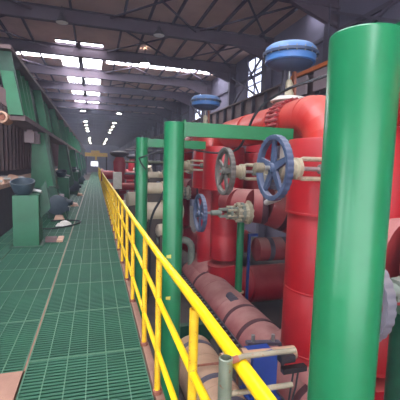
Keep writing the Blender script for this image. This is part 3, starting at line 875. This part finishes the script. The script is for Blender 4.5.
tank(1.55, 11.6, 0.85, 0.22, 1.3, 'cream pipe barrel, upper one between the two further green posts')
tank(1.5, 11.1, 0.15, 0.32, 1.3, 'cream pump barrel, lower one between the two further green posts')
tank(1.55, 12.6, -0.75, 0.42, 1.6, 'large dusty cream barrel low behind the further green posts')
tank(1.3, 15.4, 0.1, 0.35, 1.1, 'beige machine just left of the smallest green post')
tank(1.2, 18.2, -0.7, 0.5, 1.5, 'beige machine below the white cabinet')
tank(1.75, 10.3, -0.3, 0.2, 0.7, 'small cream pump low between the two further green posts, nearest of them')
tank(1.9, 13.4, 1.25, 0.14, 0.9, 'thin cream barrel highest between the two further green posts')
hp = smooth([Vector(p) for p in ((1.95, 10.2, 0.9), (1.8, 10.1, 0.6), (1.6, 10.0, 0.25), (1.5, 10.0, -0.3), (1.55, 10.1, -1.2), (1.5, 10.2, FLOOR + 0.03))])
tag(obj('drain_hose', MB().tube(hp, 0.035, 10), 'rubber'), 'black hose drooping over the cream machines between the green posts', 'hose')
tank(2.6, 25.5, 0.9, 0.5, 1.4, 'beige barrel behind the red valve with the dark mushroom top')
# dark pipe racks behind
for i, (y, lb) in enumerate(((14.5, 'dark pipe rack frame with three grey pipes behind the two further posts'), (21.5, 'dark pipe rack frame behind the white cabinet'))):
    t = thing('pipe_rack', lb, 'rack', (3.0, y, FLOOR), 'pipe racks')
    for x in (2.3, 4.6): obj('upright', MB().box(x, x + 0.14, y, y + 0.14, FLOOR, 2.6), 'dark_metal', t)
    for z in (0.9, 1.6, 2.3):
        obj('rail', MB().box(2.3, 4.74, y, y + 0.1, z, z + 0.1), 'dark_metal', t)
        obj('pipe', MB().tube([(1.7, y - 0.1, z + 0.16), (5.2, y - 0.1, z + 0.16)], 0.06, 10), ['galv', 'wheel_pale', 'red_dusty'][int(z * 2) % 3], t)

# --- yellow crane at the far end
yc = thing('yellow_gantry', 'yellow gantry beam bridging the far end of the hall', 'crane', (0.3, 58, FLOOR))
obj('beam', MB().box(-1.5, 1.9, 57.7, 58.3, 2.55, 3.15), 'crane_yellow', yc)
obj('trolley', MB().box(-0.6, 0.7, 57.5, 58.5, 3.15, 3.5), 'crane_yellow', yc)
for x in (-1.45, 1.65): obj('leg', MB().box(x, x + 0.2, 57.8, 58.2, FLOOR, 2.55), 'dark_metal', yc)
obj('hook_block', MB().box(0.0, 0.3, 57.8, 58.2, 2.0, 2.55), 'crane_yellow', yc)

# ================================================================== GREEN MACHINE ROW ON THE LEFT
mg = thing('machine_gantry', 'long row of green machine framing with ribbed girder on the left of the walkway', 'machine', (-1.6, 12, 0))
TILT = 0.17
GY0, GY1 = 8.68, 75.0
ZB, ZT = 2.66, 4.02
XB, XT = -1.5, -1.5 - TILT * (ZT - ZB)
def lean(x, z): return x - TILT * (z - ZB)
# web (leaning plate), set back
obj('web', MB().hexa([(XB - 0.3, GY0 + 0.02, ZB), (XB - 0.24, GY0 + 0.02, ZB), (XB - 0.24, GY1, ZB), (XB - 0.3, GY1, ZB)],
    [(XT - 0.3, GY0 + 0.02, ZT), (XT - 0.24, GY0 + 0.02, ZT), (XT - 0.24, GY1, ZT), (XT - 0.3, GY1, ZT)]), 'green_dark', mg)
obj('bottom_flange', MB().box(XB - 0.45, XB + 0.02, GY0, GY1, ZB - 0.09, ZB + 0.03), 'brown_steel', mg)
obj('top_flange', MB().box(XT - 0.4, XT + 0.04, GY0 - 0.2, GY1, ZT, ZT + 0.08), 'brown_steel', mg)
y = GY0
k = 0
while y < 44:
    wd = 0.5 if k == 0 else 0.12
    # the first is the broad end plate, coloured dark for the shaded opening
    x1 = 0.0 if k % 4 == 0 else 0.15
    obj('end_plate' if k == 0 else 'rib', MB().hexa([(XB - 0.26, y, ZB), (XB - x1, y, ZB), (XB - x1, y + 0.05, ZB), (XB - 0.26, y + 0.05, ZB)],
        [(XT - 0.26, y, ZT), (XT - x1, y, ZT), (XT - x1, y + 0.05, ZT), (XT - 0.26, y + 0.05, ZT)]), 'green_dark' if k == 0 else 'green_machine', mg)
    y += (1.7, 0.6, 0.6, 1.4)[k % 4]; k += 1
# nearer brown cross tie and sleeve end
obj('end_tie', MB().bar((-2.9, 8.2, 3.7), (-1.75, 8.75, 2.95), 0.12, 0.3), 'brown_steel', mg)
obj('end_face', MB().hexa([(XB - 0.3, GY0 - 0.04, ZB + 0.02), (XB - 0.01, GY0 - 0.04, ZB + 0.02), (XB - 0.01, GY0, ZB + 0.02), (XB - 0.3, GY0, ZB + 0.02)],
    [(XT - 0.2, GY0 - 0.04, ZT - 0.42), (XT + 0.04, GY0 - 0.04, ZT - 0.42), (XT + 0.04, GY0, ZT - 0.42), (XT - 0.2, GY0, ZT - 0.42)]), 'green_machine', mg)
LY = [12.0 + 8.3 * k for k in range(6)]
for y in LY:
    lg = obj('leg', MB().hexa([(-1.93, y, 0.86), (-1.24, y, 0.82), (-1.24, y + 0.5, 0.82), (-1.93, y + 0.5, 0.86)],
        [(-1.86, y, ZB - 0.09), (-1.52, y, ZB - 0.09), (-1.52, y + 0.5, ZB - 0.09), (-1.86, y + 0.5, ZB - 0.09)]), 'green_machine', mg)
    obj('edge_strip', MB().hexa([(-1.24, y - 0.06, 0.80), (-1.16, y - 0.06, 0.80), (-1.16, y + 0.56, 0.80), (-1.24, y + 0.56, 0.80)],
        [(-1.53, y - 0.06, ZB - 0.1), (-1.45, y - 0.06, ZB - 0.1), (-1.45, y + 0.56, ZB - 0.1), (-1.53, y + 0.56, ZB - 0.1)]), 'brown_steel' if False else 'green_dark', lg)
    obj('lower_leg', MB().box(-1.9, -1.3, y + 0.05, y + 0.45, 0.0, 0.86), 'green_dark', mg)
# dark ribbed hood behind the legs
hx = -2.7
hd2 = thing('machine_hood', 'dark brown ribbed hood behind the green legs', 'hood', (hx, 20, 1.2))
obj('sheet', MB().box(hx - 0.1, hx, 8.9, 70, 0.0, 3.9), 'dark_metal', hd2)
y = 9.0
while y < 40:
    obj('hood_rib', MB().box(hx, hx + 0.08, y, y + 0.1, 1.35, 3.4), 'brown_steel', hd2); y += 0.55
# work ledge with parts, behind the pedestals
wt = thing('side_ledge', 'pinkish tan ledge running behind the green pedestals', 'ledge', (-2.2, 20, 0))
obj('ledge', MB().box(-2.62, -1.97, 7.6, 60, 1.05, 1.15), 'pinkish', wt)
obj('apron', MB().box(-2.62, -2.0, 7.6, 60, 0.0, 1.05), 'dark_metal', wt)
for i, (x, y) in enumerate(((-2.1, 8.2), (-2.15, 9.2), (-2.05, 10.3))):
    t = thing('clamp_block', ['tan clamp block on the ledge, the nearest at the left edge', 'tan clamp block on the ledge, middle of three', 'tan clamp block on the ledge, next to the first green leg'][i], 'block', (x, y, 1.15), 'clamp blocks on the ledge')
    obj('block', MB().hexa([(x - 0.18, y - 0.2, 1.15), (x + 0.15, y - 0.2, 1.15), (x + 0.15, y + 0.25, 1.15), (x - 0.18, y + 0.25, 1.15)],
                           [(x - 0.1, y - 0.12, 1.32), (x + 0.1, y - 0.12, 1.28), (x + 0.1, y + 0.15, 1.28), (x - 0.1, y + 0.15, 1.32)]), 'pinkish', t)
    obj('rod', MB().tube([(x - 0.3, y - 0.05, 1.25), (x + 0.25, y - 0.05, 1.25)], 0.03, 10), 'steel', t)
rs = thing('roller_sleeve', 'pale pinkish round sleeve end sticking out under the girder at the left edge', 'sleeve', (-1.9, 8.4, 2.5))
obj('ring', MB().rings([[(-1.90 + r * math.cos(2 * PI * j / 24), y, 2.6 + r * math.sin(2 * PI * j / 24)) for j in range(24)] for y, r in ((9.0, 0.125), (8.45, 0.125), (8.44, 0.11), (8.44, 0.085), (8.6, 0.08))], True, True), 'pinkish', rs)
obj('core', MB().tube([(-1.9, 8.5, 2.6), (-1.9, 8.75, 2.6)], 0.06, 16), 'rust', rs)
for i, (y, x) in enumerate(((11.0, -1.75), (11.6, -1.7))):
    tag(obj('junction_box', MB().box(x - 0.16, x + 0.1, y, y + 0.2, 2.2, 2.5).box(x - 0.1, x + 0.04, y + 0.05, y + 0.12, 2.5, 2.6), 'panel_pale'),
        ['pale box hanging under the girder, nearer one', 'pale box hanging under the girder next to the first leg'][i], 'box', 'boxes under the girder')
# pedestals and drums
def station(y, lbs):
    t = thing('pedestal', lbs[0], 'pedestal', (-1.3, y, 0), 'green pedestals along the walkway')
    obj('body', MB().box(-1.52, -1.06, y, y + 0.5, 0.02, 1.02), 'green_pedestal', t)
    obj('base_plate', MB().box(-1.58, -1.0, y - 0.06, y + 0.56, 0.0, 0.03), 'green_dark', t)
    obj('side_web', MB().hexa([(-1.06, y + 0.2, 0.55), (-0.86, y + 0.2, 0.75), (-0.86, y + 0.25, 0.75), (-1.06, y + 0.25, 0.55)],
                              [(-1.06, y + 0.2, 1.12), (-0.95, y + 0.2, 1.3), (-0.95, y + 0.25, 1.3), (-1.06, y + 0.25, 1.12)]), 'green_dark', t)
    b = thing('drip_bowl', lbs[1], 'bowl', (-1.37, y + 0.2, 1.02), 'dark bowls on the pedestals')
    obj('bowl', MB().lathe([(0.0, 0.1), (0.06, 0.17), (0.2, 0.215), (0.28, 0.225), (0.28, 0.205), (0.2, 0.195), (0.09, 0.14)], (-1.36, y + 0.24, 1.02), (0, -0.3, 1), 28), 'motor', b)
    obj('spout', MB().tube([(-1.2, y + 0.2, 1.12), (-1.02, y + 0.15, 1.08)], 0.03, 10), 'steel', b)
    d = thing('belt_drum', lbs[2], 'drum', (-1.2, y + 3.0, 0), 'dark drums beside the legs')
    obj('drum', MB().lathe([(0, 0.24), (0.02, 0.29), (0.1, 0.29), (0.12, 0.24), (0.14, 0.1)], (-1.08, y + 3.62, 0.42), (0.25, -1, 0), 28), 'motor', d)
    obj('guard', MB().hexa([(-1.35, y + 3.65, 0.0), (-0.8, y + 3.65, 0.0), (-0.8, y + 3.9, 0.0), (-1.35, y + 3.9, 0.0)],
                           [(-1.3, y + 3.65, 0.95), (-1.12, y + 3.65, 0.95), (-1.12, y + 3.9, 0.95), (-1.3, y + 3.9, 0.95)]), 'green_dark', d)
    g = thing('gear_motor', lbs[3], 'motor', (-0.95, y + 5.4, 0), 'small motors on the walkway edge')
    obj('body', MB().lathe([(0, 0.1), (0.03, 0.17), (0.42, 0.17), (0.45, 0.12), (0.62, 0.08)], (-1.35, y + 5.4, 0.3), (1, -0.2, 0), 20), 'motor', g)
    obj('foot', MB().box(-1.3, -0.85, y + 5.2, y + 5.5, 0.0, 0.15), 'motor', g)
    obj('terminal_box', MB().box(-1.2, -1.02, y + 5.25, y + 5.42, 0.46, 0.58), 'panel_pale', g)
station(7.4, ('nearest green pedestal on the walkway, brightly lit', 'dark green bowl on the nearest pedestal', 'dark drum under the first leaning green leg', 'first dark motor lying by the walkway beyond the first leg'))
station(15.7, ('second green pedestal along the walkway', 'dark green bowl on the second pedestal', 'dark drum under the second leaning green leg', 'second dark motor lying by the walkway'))
station(24.0, ('third green pedestal along the walkway, small and dark', 'dark green bowl on the third pedestal', 'dark drum under the third leaning green leg', 'third dark motor lying by the walkway, furthest'))
# loose things on the deck
br_ = thing('wooden_block', 'small brown block lying on the grating beside the walkway line', 'block', (-0.85, 7.95, 0))
obj('block', MB().box(-1.0, -0.78, 7.8, 7.95, 0.0, 0.1), 'brown_steel', br_)
obj('plate', MB().box(-0.78, -0.66, 7.78, 8.25, 0.0, 0.04), 'pinkish', br_)
rag = MB(); n = 7
vs = []; fs = []
for i in range(n):
    for j in range(n):
        u, v_ = i / (n - 1), j / (n - 1)
        e = math.sin(PI * u) * math.sin(PI * v_)
        vs.append((-0.98 + 0.36 * u + random.uniform(-.02, .02), 9.7 + 0.5 * v_ + random.uniform(-.03, .03), 0.01 + 0.11 * e * random.uniform(0.5, 1.1)))
for i in range(n - 1):
    for j in range(n - 1): fs.append((i * n + j, (i + 1) * n + j, (i + 1) * n + j + 1, i * n + j + 1))
vs += [(x, y_, 0.0) for x, y_, z_ in vs]
N2 = n * n
for i in range(n - 1):
    for j in range(n - 1): fs.append((N2 + i * n + j, N2 + i * n + j + 1, N2 + (i + 1) * n + j + 1, N2 + (i + 1) * n + j))
rag.add(vs, fs)
tag(obj('rag', rag, 'white'), 'crumpled white rag lying on the grating', 'rag')
hs = smooth([Vector(p) for p in ((-1.25, 9.3, 0.02), (-0.95, 9.35, 0.02), (-0.7, 9.6, 0.02), (-0.45, 10.0, 0.02), (-0.42, 10.4, 0.02), (-0.75, 10.6, 0.02), (-1.2, 10.5, 0.02))])
tag(obj('hose', MB().tube(hs, 0.02, 8), 'rubber'), 'black hose curled on the grating around the white rag', 'hose')
for i, (x, y, lb) in enumerate(((-1.0, 10.9, 'tan scrap piece on the deck behind the white rag'), (-0.75, 14.2, 'small pale scrap piece on the deck further along'), (-0.72, 18.5, 'pale scrap piece on the deck near the second motor'))):
    tag(obj('scrap_piece', MB().hexa([(x - 0.15, y - 0.2, 0), (x + 0.15, y - 0.15, 0), (x + 0.12, y + 0.2, 0), (x - 0.12, y + 0.15, 0)],
        [(x - 0.1, y - 0.15, 0.12), (x + 0.1, y - 0.1, 0.08), (x + 0.08, y + 0.15, 0.1), (x - 0.1, y + 0.1, 0.14)]), 'pinkish'), lb, 'scrap', 'scrap pieces on the deck')

# ================================================================== HAZE in the hall air
hz = bpy.data.materials.new('hall_haze'); hz.use_nodes = True
nt = hz.node_tree; nt.nodes.remove(nt.nodes['Principled BSDF'])
vs_ = nt.nodes.new('ShaderNodeVolumeScatter')
vs_.inputs['Color'].default_value = (0.72, 0.76, 1.0, 1)
vs_.inputs['Density'].default_value = 0.0028
nt.links.new(vs_.outputs[0], nt.nodes['Material Output'].inputs['Volume'])
MATS['haze'] = hz
hv = obj('hall_haze', MB().box(XL + 0.02, XR - 0.02, YB + 0.1, YE - 0.5, FLOOR + 0.01, ZR - 0.001), 'haze')
hv['kind'] = 'stuff'; hv['label'] = 'thin bluish dusty haze filling the air of the hall'; hv['category'] = 'haze'
